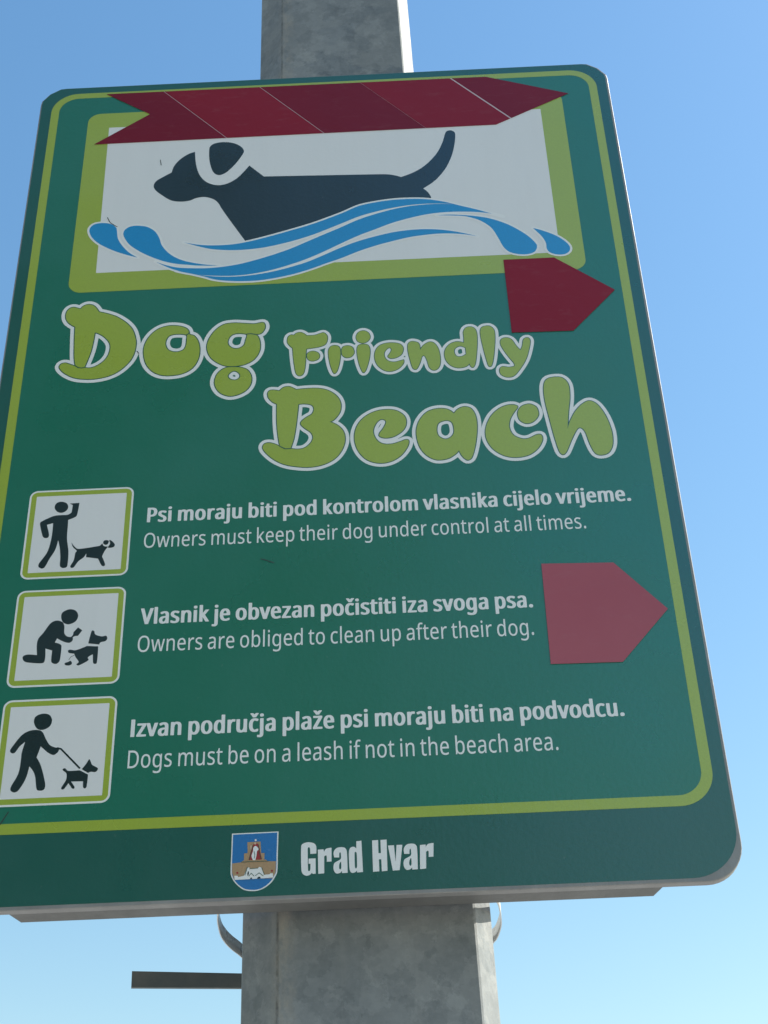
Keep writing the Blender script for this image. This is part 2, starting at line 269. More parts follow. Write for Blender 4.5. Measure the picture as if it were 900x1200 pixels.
T = json.loads('''{"dog_body":[[[167.0,106.7,1],[159.0,110.3],[150.7,118.1],[144.9,127.9],[142.7,137.9,1],[134.0,144.0],[126.5,150.2],[124.0,157.3],[126.5,164.6],[134.0,172.8],[143.6,181.0],[153.0,183.8],[163.7,183.2],[171.3,179.6],[180.4,178.5],[189.8,182.4],[195.4,188.8],[199.5,197.7],[209.2,216.5],[225.7,247.2,1],[273.0,242.0],[327.4,220.3],[382.3,208.6],[423.4,206.1,1],[424.2,195.4,1],[421.2,187.6],[416.2,181.2,1],[429.8,169.6],[441.5,152.7],[449.5,133.0],[453.7,115.1],[455.6,99.1],[454.4,93.9],[450.3,91.3],[445.8,93.3],[443.6,99.4],[440.6,110.7],[433.5,127.4],[421.8,143.5],[408.9,154.4],[393.1,162.0,1],[385.5,158.6],[376.3,156.5],[347.0,155.1],[243.9,151.0,1],[227.7,132.7,1],[221.2,143.2],[213.6,152.8],[204.5,159.2],[195.3,161.3],[185.9,158.6],[177.9,151.5],[172.0,139.9],[168.7,125.0]]],"dog_ear":[[[182.7,103.2],[184.5,97.6],[190.0,94.0],[199.4,93.1],[209.0,95.3],[217.1,101.0],[221.2,108.2],[219.7,114.9],[213.0,128.1],[204.0,140.5],[198.6,144.6],[194.0,145.4],[189.2,141.7],[185.8,133.0],[183.3,119.2]]],"wave":[[[59.4,223.6],[59.6,217.3],[63.8,212.3],[72.0,210.9],[81.3,213.0],[87.0,218.1],[88.6,223.4],[90.5,235.1],[95.8,245.9],[104.0,256.7],[113.2,264.3,1],[99.7,258.9],[85.7,251.8],[71.4,241.8],[63.1,232.3]],[[95.8,229.2],[97.2,222.5],[103.0,218.0],[112.1,217.6],[121.3,220.3],[129.3,227.2],[134.4,236.9],[138.0,248.6],[146.1,260.5],[156.3,268.9],[166.2,273.6],[177.0,277.0],[187.8,279.4],[199.4,280.9,1],[187.8,280.7],[175.3,279.6],[166.4,278.1],[154.4,275.9],[142.3,271.9],[128.5,264.9],[116.0,256.5],[104.8,246.5],[99.0,237.8]],[[154.8,285.7,1],[184.8,294.5],[202.6,297.3],[220.3,297.9],[237.9,296.4],[255.6,293.2],[273.3,288.3],[291.0,281.9],[308.8,273.0],[326.8,263.4],[344.8,255.4],[362.9,249.6],[381.0,245.0],[399.1,242.7],[417.1,242.6],[435.0,245.0],[452.7,249.9],[469.8,256.5,1],[456.1,252.6],[441.9,250.5],[427.5,250.0],[413.1,251.1],[398.7,253.1],[380.6,257.7],[362.6,263.2],[344.5,270.2],[326.6,278.8],[312.3,284.5],[294.5,292.1],[276.8,298.2],[259.2,302.3],[241.6,304.8],[224.0,304.9],[206.3,303.1],[193.8,300.1],[184.9,296.2],[172.9,291.7],[163.9,288.9]],[[132.6,271.5,1],[142.5,276.6],[154.6,281.0],[166.6,282.8],[184.4,284.1],[202.2,283.3],[219.9,280.5],[237.6,275.5],[255.3,269.3],[273.1,261.9],[291.0,252.6],[309.1,243.1],[327.2,233.7],[345.5,223.8],[363.8,216.6],[382.2,210.9],[400.6,207.2],[418.8,205.8],[433.4,206.0],[446.1,207.1,1],[463.8,215.2,1],[461.7,219.5,1],[454.5,219.0],[436.4,218.8],[418.1,220.7],[399.8,225.0],[381.5,230.9],[363.2,239.1],[345.0,247.4],[326.9,257.4],[308.9,267.9],[291.0,277.3],[273.2,284.6],[255.6,290.5],[237.9,294.5],[220.3,296.5],[202.5,296.1],[184.8,294.0],[172.8,291.2,1],[160.8,287.5],[148.7,282.1],[139.5,276.4]],[[161.2,245.5,1],[179.5,250.4],[197.6,252.0],[215.5,251.2],[233.5,247.6],[255.0,241.3],[276.6,234.2],[298.3,226.5],[327.5,213.4],[345.9,203.6],[364.3,199.1],[382.7,196.7],[401.0,196.4],[419.2,198.1],[437.2,202.9],[455.0,210.3],[470.8,216.7],[486.4,223.9],[498.5,229.2,1],[486.4,224.1],[472.4,220.9],[454.5,219.0,1],[446.1,206.9,1],[435.3,205.6],[418.9,204.8],[400.6,205.7],[382.3,208.6],[363.9,213.2],[345.6,219.4],[327.3,228.4],[298.3,242.4],[273.1,251.5],[248.0,257.8],[226.5,260.1],[208.6,259.7],[190.6,257.0],[176.0,251.9]],[[428.7,222.8,1],[441.4,222.7],[454.2,224.0],[470.1,226.9],[485.8,231.7],[501.2,240.1],[513.2,249.8],[523.4,260.5],[529.7,270.8],[530.3,276.3],[527.1,282.6],[519.7,285.4],[510.4,284.8],[501.2,280.9],[495.5,272.9],[491.0,259.5],[484.9,244.7],[474.5,233.9],[463.6,228.0],[454.1,225.3]],[[528.5,248.2,1],[538.4,252.6],[550.5,260.0],[559.2,268.3],[563.9,276.3],[563.7,282.8],[558.8,287.5],[550.9,288.0],[543.4,284.7],[540.3,279.1],[540.0,270.3],[536.9,261.3],[532.0,253.3]]],"ribbon":[[[61.1,3.5,1],[113.3,41.2,1],[53.0,87.3,1],[501.8,86.0,1],[586.9,39.8,1],[495.6,4.7,1]]],"seams":[[[125.8,2.2],[203.8,89.4]],[[235.6,2.2],[309.4,85.6]],[[349.1,1.1],[423.9,86.4]],[[452.4,0.8],[526.9,85.9]]],"arrow2":[[[494.1,291.9,1],[546.6,292.0,1],[603.6,340.7,1],[556.2,392.8,1],[495.0,391.6,1]]],"arrow3":[[[499.6,664.7,1],[563.6,666.8,1],[605.2,716.8,1],[559.9,767.1,1],[498.5,766.2,1]]],"whitepanel":[[[68.2,60.3,1],[553.1,63.3,1],[553.6,284.8,1],[70.9,283.5,1]]],"D":[[[78.3,338.2,1],[87.8,341.5],[97.5,346.4],[107.3,354.7],[114.3,364.3],[118.2,376.6],[119.1,385.7],[117.6,397.5],[113.2,407.6],[104.8,417.4],[95.1,423.4],[82.9,426.3],[71.6,426.3],[60.2,423.8],[50.6,417.8],[45.3,411.6],[44.6,407.9],[46.6,405.1],[50.5,404.6],[55.3,406.8],[60.6,409.2,1],[58.5,398.4],[57.2,383.4],[56.2,368.3],[55.7,356.9,1],[51.8,354.3],[47.3,349.5],[45.0,343.1],[45.3,336.2],[48.0,331.7],[52.0,330.4],[56.8,332.2],[59.5,332.9,1],[61.8,329.4],[66.9,327.4],[72.3,329.3],[76.2,334.2]],[[76.4,365.8,1],[81.8,368.4],[88.0,374.0],[92.5,381.1],[93.6,388.6],[92.0,397.5],[88.0,404.6],[81.6,410.1],[75.0,412.4],[69.5,411.2,1],[71.9,402.2],[74.4,390.5],[75.8,377.1]]],"o":[[[171.2,369.3],[168.5,365.7],[161.4,362.5],[151.0,361.6],[140.8,365.1],[132.7,373.7],[128.2,384.7],[127.5,395.9],[130.5,409.4],[137.1,419.7],[145.8,425.2],[156.0,426.7],[167.7,424.8],[176.8,418.7],[182.2,408.1],[183.5,395.9],[181.7,384.6],[177.6,376.9],[173.2,374.6],[171.7,372.7,1]],[[157.6,373.0],[151.7,375.3],[148.9,381.5],[149.3,388.3],[152.7,394.1],[159.6,396.7],[166.4,394.9],[169.5,389.5],[170.0,380.5],[169.8,375.5],[166.2,373.5]]],"g":[[[246.0,362.9],[237.4,364.2],[227.0,362.9],[216.7,361.8],[206.4,363.4],[198.0,370.9],[192.3,381.9],[190.7,393.0],[194.0,404.3],[201.1,412.5],[209.7,417.4],[218.2,418.4],[228.3,417.0],[237.5,411.4],[242.9,401.7],[243.9,391.7],[242.1,382.6],[238.5,377.9,1],[244.5,377.1],[247.9,371.7],[248.3,366.7]],[[218.8,376.0],[213.7,379.1],[211.3,385.3],[212.3,391.0],[216.7,395.2],[222.7,395.6],[227.7,391.9],[229.3,385.2],[230.5,378.5],[227.4,376.5]],[[217.3,419.6],[209.8,420.3],[203.2,425.8],[200.1,434.3],[200.7,443.0],[205.7,451.4],[214.2,456.0],[222.5,455.0],[230.7,450.1],[235.5,441.8],[235.7,432.1],[231.8,424.2],[225.0,420.5]],[[218.3,424.5],[214.5,426.9],[212.6,430.7],[214.4,434.5],[219.0,436.5],[223.3,435.0],[224.9,430.8],[222.6,426.5]]],"F":[[[284.4,378.4],[288.0,380.5],[290.1,382.9,1],[298.0,383.0],[303.7,381.1],[307.3,380.2],[310.5,383.8],[311.0,389.5],[308.6,395.8],[302.2,398.6],[295.1,399.7],[290.1,400.3,1],[289.4,408.6],[289.1,417.8],[288.0,428.6],[286.3,433.1],[283.1,434.7],[280.3,432.2],[278.9,426.3],[277.4,413.4],[276.4,398.5,1],[273.8,395.6],[271.2,390.8],[271.6,384.2],[274.4,381.2],[277.7,381.8,1],[280.1,379.1]],[[290.5,409.6],[291.9,405.4],[296.5,403.8],[301.4,406.0],[303.1,410.3],[301.4,414.5],[296.4,416.4],[292.2,414.6]]],"r":[[[318.5,397.7],[314.2,399.0],[312.0,404.4],[312.6,415.5],[314.6,426.6],[317.3,433.6],[320.2,430.5],[322.8,419.8],[323.9,407.0],[322.7,399.9]],[[330.5,398.7],[326.5,400.1],[324.9,405.2],[325.8,410.8],[329.5,414.1],[334.5,413.1],[337.4,408.1],[336.4,402.2],[334.0,399.6]]],"i":[[[347.2,380.0],[342.2,382.0],[339.9,387.5],[341.2,393.2],[346.1,396.2],[351.1,394.1],[353.7,389.2],[352.1,382.9]],[[346.8,397.8],[341.8,399.2],[340.3,406.1],[341.4,419.1],[344.0,430.1],[346.2,434.3],[348.8,430.4],[352.0,417.9],[353.2,406.9],[351.7,399.7]]],"e":[[[386.0,420.3,1],[385.4,425.3],[380.3,431.4],[373.2,434.2],[366.3,432.4],[360.2,425.7],[357.6,416.4],[358.6,407.2],[363.0,400.4],[370.2,397.7],[377.3,397.8],[383.5,400.0],[386.2,405.5],[384.5,412.5],[379.4,416.7],[373.8,417.7],[370.7,415.3],[372.5,411.7],[374.5,407.2],[373.5,404.0],[370.7,404.6],[367.3,409.6],[367.5,416.0],[370.8,420.8],[376.4,422.6],[382.0,421.5]]],"n":[[[397.2,397.2],[401.9,400.2],[402.8,408.7,1],[406.6,402.6],[412.4,398.8],[417.1,400.5],[420.7,407.7],[422.2,419.3],[421.2,429.5],[417.8,434.5],[413.8,434.9],[410.8,431.0],[408.9,421.6],[406.7,416.2],[404.3,417.1],[401.5,426.3],[398.1,432.9],[394.9,431.7],[392.9,423.7],[391.0,411.1],[390.9,401.7],[393.2,397.6]]],"d":[[[446.6,401.9,1],[439.5,400.0],[432.2,403.1],[427.2,411.2],[427.2,421.6],[431.5,429.7],[438.4,433.6],[446.3,432.7],[450.5,428.8,1],[451.4,432.4],[453.7,433.9],[456.0,429.6],[458.1,417.2],[460.0,398.5],[459.6,386.8],[455.9,381.7],[450.3,382.0],[447.1,387.1],[447.0,395.6]],[[442.4,405.8],[437.4,408.7],[436.3,413.9],[438.4,418.8],[443.2,419.5],[448.1,416.6,1],[447.8,408.3,1]]],"l":[[[471.3,381.1],[465.5,382.9],[463.7,390.2],[464.8,405.1],[466.9,421.9],[469.2,433.4],[472.0,432.6],[474.9,420.3],[477.5,399.6],[477.7,387.9],[475.2,382.8]]],"y":[[[488.6,397.7],[483.6,399.9],[482.8,406.2],[485.7,414.7],[489.8,423.3],[493.9,430.8],[494.4,434.9,1],[488.8,436.0],[482.5,434.8],[479.5,438.1],[480.2,444.3],[485.5,448.1],[492.6,447.1],[499.6,438.3],[506.2,426.4],[510.6,412.1],[512.2,402.7],[510.1,399.0],[505.9,400.9],[503.9,409.6],[501.6,414.7,1],[498.0,409.2],[493.9,400.5]]],"B":[[[279.9,452.0,1],[289.5,451.3],[301.6,451.7],[311.2,454.9],[319.5,462.3],[323.2,471.7],[322.2,482.2],[316.7,490.9],[312.2,493.4,1],[320.2,498.6],[325.4,506.3],[326.6,516.7],[323.3,528.3],[316.2,538.0],[305.7,543.9],[294.1,546.1],[282.5,545.2],[269.7,541.9],[259.2,535.5],[250.9,526.4],[248.4,520.4],[250.7,516.1],[256.6,516.0],[264.8,520.3,1],[263.0,508.7],[261.7,493.8],[261.3,478.7],[261.4,468.8,1],[256.6,465.5],[252.9,459.9],[252.6,453.8],[255.8,451.2],[263.7,452.5,1],[267.8,448.5],[272.7,447.7],[276.9,449.8]],[[282.3,470.1,1],[289.5,470.0],[295.5,472.3],[297.2,477.0],[295.4,482.9],[289.5,487.1],[285.3,491.4],[284.7,495.1],[288.3,499.8],[294.2,505.3],[296.2,511.3],[294.1,517.8],[288.3,523.4],[281.3,524.7],[274.8,523.3,1],[277.7,512.5],[279.8,497.8],[281.2,482.9]]],"e2":[[[387.0,520.6],[385.6,527.6],[379.1,537.3],[369.3,543.8],[358.0,545.1],[346.9,540.5],[339.1,530.0],[335.8,516.7],[337.2,503.5],[343.1,492.5],[353.2,484.7],[364.7,481.8],[376.2,483.5],[384.1,490.7],[385.4,500.1],[381.8,508.1],[373.5,514.4],[365.3,515.9],[359.7,513.6],[359.8,509.9],[364.1,503.0],[366.3,495.9],[361.9,493.1],[356.9,497.4],[353.7,506.5],[355.6,515.8],[361.1,522.2],[369.9,523.7],[378.9,521.2],[384.3,519.1]]],"a2":[[[431.7,490.3,1],[425.4,484.7],[415.6,483.5],[405.6,487.3],[397.8,497.7],[394.7,510.9],[396.5,526.2],[402.4,537.6],[411.7,544.1],[422.2,543.7],[429.7,539.2],[434.0,534.4,1],[436.7,541.6],[441.3,546.2],[445.5,543.1],[449.6,529.2],[452.4,511.1],[452.5,496.7],[449.1,486.1],[442.8,482.6],[436.1,484.9]],[[423.1,498.1],[416.4,500.8],[414.1,507.9],[415.3,516.1],[421.0,520.5],[426.8,518.8],[430.4,512.9],[430.1,503.7],[427.9,499.4]]],"c2":[[[491.9,488.2,1],[492.7,484.5],[485.9,482.7],[476.1,486.2],[466.8,495.5],[461.0,509.3],[460.6,522.2],[465.7,534.2],[475.3,542.6],[486.9,545.6],[498.9,543.5],[507.9,536.6],[513.0,527.3],[512.7,520.9],[508.5,520.2],[500.5,524.1],[493.7,524.1],[486.4,519.4],[483.2,510.6],[484.5,500.9],[488.5,493.0]],[[503.2,482.9],[496.6,485.6],[492.7,492.6],[493.7,501.4],[499.5,506.1],[506.5,504.3],[512.0,497.0],[511.4,488.2],[507.8,484.2]]],"h2":[[[533.1,451.0],[524.1,453.2],[520.3,462.0],[519.9,479.9],[522.2,502.0],[525.1,525.9],[527.8,540.9],[530.8,544.9],[534.6,541.3],[541.1,526.8],[547.4,515.3],[551.3,514.5],[554.6,520.1],[557.3,534.1],[561.2,544.9],[566.9,547.3],[573.9,544.6],[578.4,535.3],[579.3,520.4],[576.2,502.9],[570.1,488.3],[563.0,482.4],[555.7,485.3],[548.0,493.6],[541.6,505.3],[538.1,514.8,1],[541.0,494.3],[544.0,476.8],[544.3,461.2],[539.9,453.0]]],"darkstrokes":[[[60.2,408.6],[63.6,411.4],[67.0,411.9],[69.9,411.2]],[[169.2,375.0],[170.9,373.8],[172.5,371.6]],[[230.1,377.4],[234.2,377.0],[239.4,378.4]],[[264.6,520.3],[269.6,523.5],[274.9,523.6]]],"p1man":[[[55.9,579.2],[57.4,574.6],[61.5,573.2],[66.5,575.1],[68.6,579.7],[66.9,583.9],[62.7,585.8],[58.3,583.9]],[[69.7,575.7,1],[78.7,575.4,1],[77.5,589.3],[75.5,591.6],[69.8,594.1,1],[70.1,600.8],[70.6,614.9],[73.2,629.0],[73.6,643.6],[72.5,646.1],[69.1,646.4],[66.8,644.0],[66.3,634.8],[64.7,623.9],[62.6,616.0,1],[60.8,626.8],[56.7,635.8],[53.1,644.8],[50.2,646.1],[47.2,643.7],[47.8,639.9],[53.5,629.5],[55.7,618.8],[56.4,607.9],[56.2,596.9,1],[50.5,598.5,1],[53.5,609.3],[52.9,612.7],[49.9,613.0],[47.7,610.6],[44.0,597.0],[45.5,594.4],[55.5,589.2],[61.4,588.4],[68.6,588.3],[72.3,585.8,1],[72.7,577.7,1]]],"p1dog":[[[75.0,619.2,1],[78.7,624.4],[82.4,626.7],[101.5,624.3,1],[103.5,621.8,1],[105.3,624.8],[109.0,625.5,1],[106.1,630.7],[104.3,636.0,1],[107.8,644.6],[106.9,646.4],[104.7,645.7],[100.9,638.1,1],[89.7,636.0,1],[89.6,632.2],[87.8,635.9],[83.0,640.3],[79.6,646.2],[77.3,646.8],[76.3,644.8],[78.9,638.5],[79.6,630.9],[80.7,628.6],[77.1,624.6]],[[109.7,618.6],[112.2,619.8],[115.0,623.5],[114.2,626.2],[111.0,627.0],[109.0,626.3],[110.7,622.5]],[[106.9,618.4],[109.2,619.3],[108.7,622.4],[106.5,623.5],[104.3,621.7],[104.8,619.1]]],"p2man":[[[72.9,698.0],[73.9,693.1],[79.7,690.3],[85.3,692.1],[87.9,697.2],[86.2,702.9],[80.4,705.7],[75.3,703.6]],[[69.3,701.4],[74.5,703.2],[76.6,707.5],[77.2,714.4],[80.2,718.1],[84.7,719.1],[85.0,722.4],[82.1,724.5],[76.7,722.7],[71.4,719.4,1],[69.7,723.5,1],[74.9,725.7],[76.0,728.8],[75.7,741.5],[73.4,744.7],[70.1,744.2],[68.3,741.9],[68.2,731.4,1],[62.0,729.1,1],[62.7,739.4],[60.8,743.5],[47.4,742.1],[43.9,739.9],[43.1,736.2],[46.6,734.4],[55.3,735.3,1],[54.3,720.9],[59.0,712.7],[64.2,703.8]],[[88.8,709.3,1],[92.8,712.4,1],[89.5,717.8,1],[86.2,718.2],[84.4,720.1,1],[83.6,718.5,1],[85.0,716.6],[85.2,714.0,1]]],"p2dog":[[[101.4,713.3],[103.5,713.9],[104.8,717.3],[110.3,719.4],[114.2,719.0],[115.5,721.7],[114.0,724.3],[110.1,725.2],[108.9,727.4,1],[99.2,725.9,1],[100.2,718.6]],[[98.4,728.4,1],[108.1,729.3,1],[108.4,737.2],[108.1,745.8],[106.4,746.5],[105.0,745.2],[104.1,736.9,1],[100.0,739.7],[100.6,742.7],[92.7,747.3],[90.6,746.0],[92.4,743.8],[89.4,739.2],[87.7,735.4,1],[83.0,734.4],[82.1,732.1],[84.1,731.4],[88.8,732.1]],[[80.8,746.2],[80.4,744.4],[83.2,743.4],[85.0,742.4],[86.5,744.3],[86.0,746.2],[83.5,747.0]]],"p2stroke":[[[83.6,741.2],[85.1,738.5],[87.9,737.2]]],"p3man":[[[59.2,799.3],[60.6,794.4],[66.4,792.3],[72.0,793.9],[74.5,799.1],[73.0,804.6],[67.3,807.5],[62.1,805.7]],[[63.1,807.4],[67.5,809.6],[71.2,816.4],[74.7,821.7],[79.7,824.3],[82.7,824.5],[82.6,828.0],[79.1,831.0],[74.2,828.9],[69.6,824.8],[67.3,822.7,1],[64.8,832.7,1],[69.4,840.9],[74.3,856.3],[74.1,861.4],[71.0,862.7],[67.7,861.1],[64.9,848.3],[59.6,840.4,1],[57.6,851.8],[52.8,861.6],[49.4,863.2],[46.3,861.3],[46.4,857.6],[51.1,846.4],[51.9,831.7,1],[52.0,827.2],[53.7,817.9,1],[49.6,821.9],[46.1,827.5],[43.4,827.7],[41.9,825.4],[43.6,821.6],[49.8,812.1],[55.9,808.0]]],"p3stroke":[[[81.5,824.9],[84.6,825.9],[101.6,843.9]]],"p3dog":[[[109.0,836.3],[110.6,838.9],[112.0,841.6],[116.4,844.3],[116.9,846.3],[114.9,848.1],[111.3,847.7],[109.1,848.7,1],[103.5,845.0,1],[106.6,840.7]],[[89.8,843.7],[92.3,846.0],[101.8,845.9,1],[109.2,850.1,1],[109.1,856.7],[108.7,861.4],[107.3,862.3],[106.0,860.9],[105.6,855.9,1],[95.6,855.7,1],[98.9,860.6],[98.5,862.2],[97.0,861.8],[93.6,857.0,1],[90.3,862.1],[88.5,862.3],[88.0,860.7],[91.3,854.0],[91.1,848.3],[88.2,845.6],[87.8,844.0]]],"grad":[[[285.2,920.1],[287.3,917.6],[291.4,916.9],[295.4,918.0],[297.2,920.6],[297.2,926.6,1],[292.4,926.8,1],[292.3,922.6],[291.6,921.1],[290.7,921.5],[290.4,923.2],[290.6,939.5],[291.0,940.9],[292.0,940.6],[292.5,938.8],[292.5,934.9,1],[291.0,934.8,1],[291.1,930.6,1],[296.7,930.6,1],[296.7,943.2,1],[294.3,943.4,1],[293.7,942.3,1],[292.0,944.0],[289.3,944.6],[286.6,943.1],[285.4,939.9]],[[298.5,923.5,1],[303.0,923.3,1],[303.3,925.5,1],[305.2,923.0],[309.4,922.3,1],[309.3,933.7,1],[305.5,933.8,1],[305.3,928.8],[303.5,929.4,1],[303.4,943.2,1],[298.7,943.5,1]],[[311.4,930.5,1],[311.0,926.2],[313.1,923.0],[316.5,922.2],[319.9,922.8],[321.5,925.7],[321.9,943.6,1],[317.5,943.7,1],[317.3,942.0,1],[315.5,943.6],[312.8,943.7],[311.0,941.1],[310.8,937.5],[311.9,934.8],[316.4,932.1],[316.8,928.6],[316.4,926.5],[315.6,927.1],[315.4,930.7,1]],[[316.7,934.3],[315.4,936.3],[315.3,939.6],[316.2,940.6],[316.9,939.2]],[[329.2,917.8,1],[333.3,917.5,1],[334.0,943.5,1],[329.4,943.7,1],[329.2,942.1,1],[327.6,943.5],[325.2,943.8],[323.6,941.6],[323.2,936.7],[323.1,927.5],[324.0,923.5],[326.7,922.2],[329.1,923.8,1]],[[328.5,926.6],[327.7,927.4],[327.7,939.0],[328.5,940.4],[329.4,938.8],[329.3,927.8]],[[341.8,917.6,1],[346.6,917.5,1],[346.6,928.5,1],[348.5,928.5,1],[348.5,917.5,1],[353.4,917.4,1],[353.3,943.3,1],[348.8,943.6,1],[348.7,933.6,1],[346.8,933.6,1],[346.9,943.5,1],[341.9,943.7,1]],[[354.3,922.5,1],[359.1,922.4,1],[359.9,936.2,1],[361.2,922.3,1],[365.8,922.3,1],[362.9,943.2,1],[357.5,943.4,1]],[[367.0,930.0,1],[366.8,925.7],[369.0,922.5],[372.4,921.7],[375.8,922.3],[377.3,925.2],[377.2,943.1,1],[372.9,943.2,1],[372.7,941.5,1],[370.8,943.1],[368.2,943.1],[366.4,940.5],[366.2,937.0],[367.4,934.3],[372.0,931.6],[372.5,928.1],[372.2,926.0],[371.4,926.6],[371.1,930.2,1]],[[372.3,933.8],[370.9,935.8],[370.7,939.0],[371.6,940.1],[372.4,938.7]],[[379.7,923.2,1],[384.2,922.9,1],[384.3,925.1,1],[386.3,922.6],[390.6,921.9,1],[390.0,933.3,1],[386.2,933.4,1],[386.2,928.4],[384.4,929.1,1],[383.8,942.8,1],[379.0,943.1,1]]],"crest_rim":[[[229.6,906.9,1],[267.0,906.7,1],[266.7,922.2],[266.4,939.8],[264.8,944.2],[261.8,948.9],[256.6,953.0],[251.3,955.0],[246.1,955.2],[240.3,954.0],[234.9,949.9],[231.1,944.9],[229.4,939.3],[229.5,923.3]]],"crest_blue":[[[230.6,907.9,1],[266.0,907.6,1],[265.7,922.2],[265.4,939.8],[263.9,943.6],[261.0,948.1],[256.1,952.2],[251.2,954.1],[246.1,954.2],[240.7,953.1],[235.5,949.2],[231.9,944.4],[230.4,939.3],[230.4,923.4]]],"crest_brown":[[[230.5,932.0,1],[236.9,931.5,1],[239.3,929.9,1],[257.2,929.9,1],[258.8,931.4,1],[265.2,931.6,1],[265.1,940.8,1],[262.7,945.6,1],[232.2,944.7,1],[230.6,939.6,1]]],"crest_throne":[[[242.2,914.8,1],[252.7,914.6,1],[253.4,924.4,1],[256.1,924.5,1],[256.0,930.1,1],[239.8,930.0,1],[239.7,924.2,1],[242.6,923.9,1]]],"crest_red":[[[246.7,917.4],[248.5,915.6],[251.2,917.3],[252.6,923.2],[254.0,929.7,1],[243.5,929.8,1],[245.0,922.9]],[[235.6,940.0],[235.4,940.6],[234.8,940.8],[234.2,940.5],[233.9,939.9],[234.2,939.3],[234.7,939.1],[235.3,939.3]],[[263.0,939.4],[262.8,940.0],[262.2,940.3],[261.6,940.0],[261.3,939.4],[261.6,938.7],[262.2,938.5],[262.8,938.8]]],"crest_white":[[[247.1,919.8],[248.6,918.3],[250.2,919.2],[251.3,921.2],[250.0,922.9],[249.7,925.9],[248.8,930.1,1],[246.9,930.1,1],[245.8,926.3],[246.9,922.4]],[[249.6,913.4],[249.4,914.0],[248.8,914.2],[248.2,914.0],[248.0,913.3],[248.2,912.8],[248.8,912.5],[249.3,912.8]],[[242.6,935.9,1],[244.4,936.2,1],[245.1,937.3,1],[251.0,937.0,1],[252.0,935.8,1],[253.9,936.6,1],[255.9,942.5,1],[260.5,942.3,1],[260.6,941.6,1],[262.9,941.6,1],[263.2,945.0,1],[255.3,945.4,1],[244.3,945.6,1],[232.8,945.7,1],[232.4,942.2,1],[235.2,942.4,1],[235.5,943.5,1],[240.1,942.6,1]]],"crest_skin":[[[249.4,916.2],[249.2,916.8],[248.5,917.1],[247.9,916.8],[247.6,916.1],[247.9,915.4],[248.5,915.2],[249.1,915.5]],[[244.6,918.2],[245.2,917.4],[245.8,918.5],[245.5,921.3],[245.0,921.2]]],"crest_dark":[[[245.0,945.6,1],[245.2,944.7],[245.9,944.4],[246.4,944.9],[246.5,945.6,1]],[[250.6,945.5,1],[250.9,944.5],[252.0,944.0],[253.0,944.4],[253.4,945.4,1]],[[242.8,940.9],[243.4,939.1],[244.0,940.2],[243.5,942.6],[243.0,942.6]]],"crest_strokes":[[[244.0,943.2],[245.8,940.8],[248.0,943.1]],[[249.0,943.1],[252.1,940.8],[255.3,943.4]],[[247.8,923.0],[248.4,925.8],[248.1,928.6]],[[242.7,935.7],[240.9,942.2]],[[254.0,936.6],[256.1,942.3]],[[244.4,937.2],[251.0,936.9]],[[237.7,931.3],[259.3,931.4]],[[246.7,918.0],[245.7,922.4],[244.0,929.5]],[[251.2,917.6],[251.8,923.2],[253.5,929.4]]],"scratch":[[[248.8,646.4],[253.5,648.0],[260.4,651.1]],[[77.1,203.2],[78.1,205.8],[80.4,210.8],[84.8,214.9],[88.5,217.7]],[[40.9,891.1],[44.4,884.6],[46.7,880.3]],[[120.7,393.3],[122.0,395.1],[122.4,396.0]],[[129.1,117.3],[130.5,125.6]]]}''')
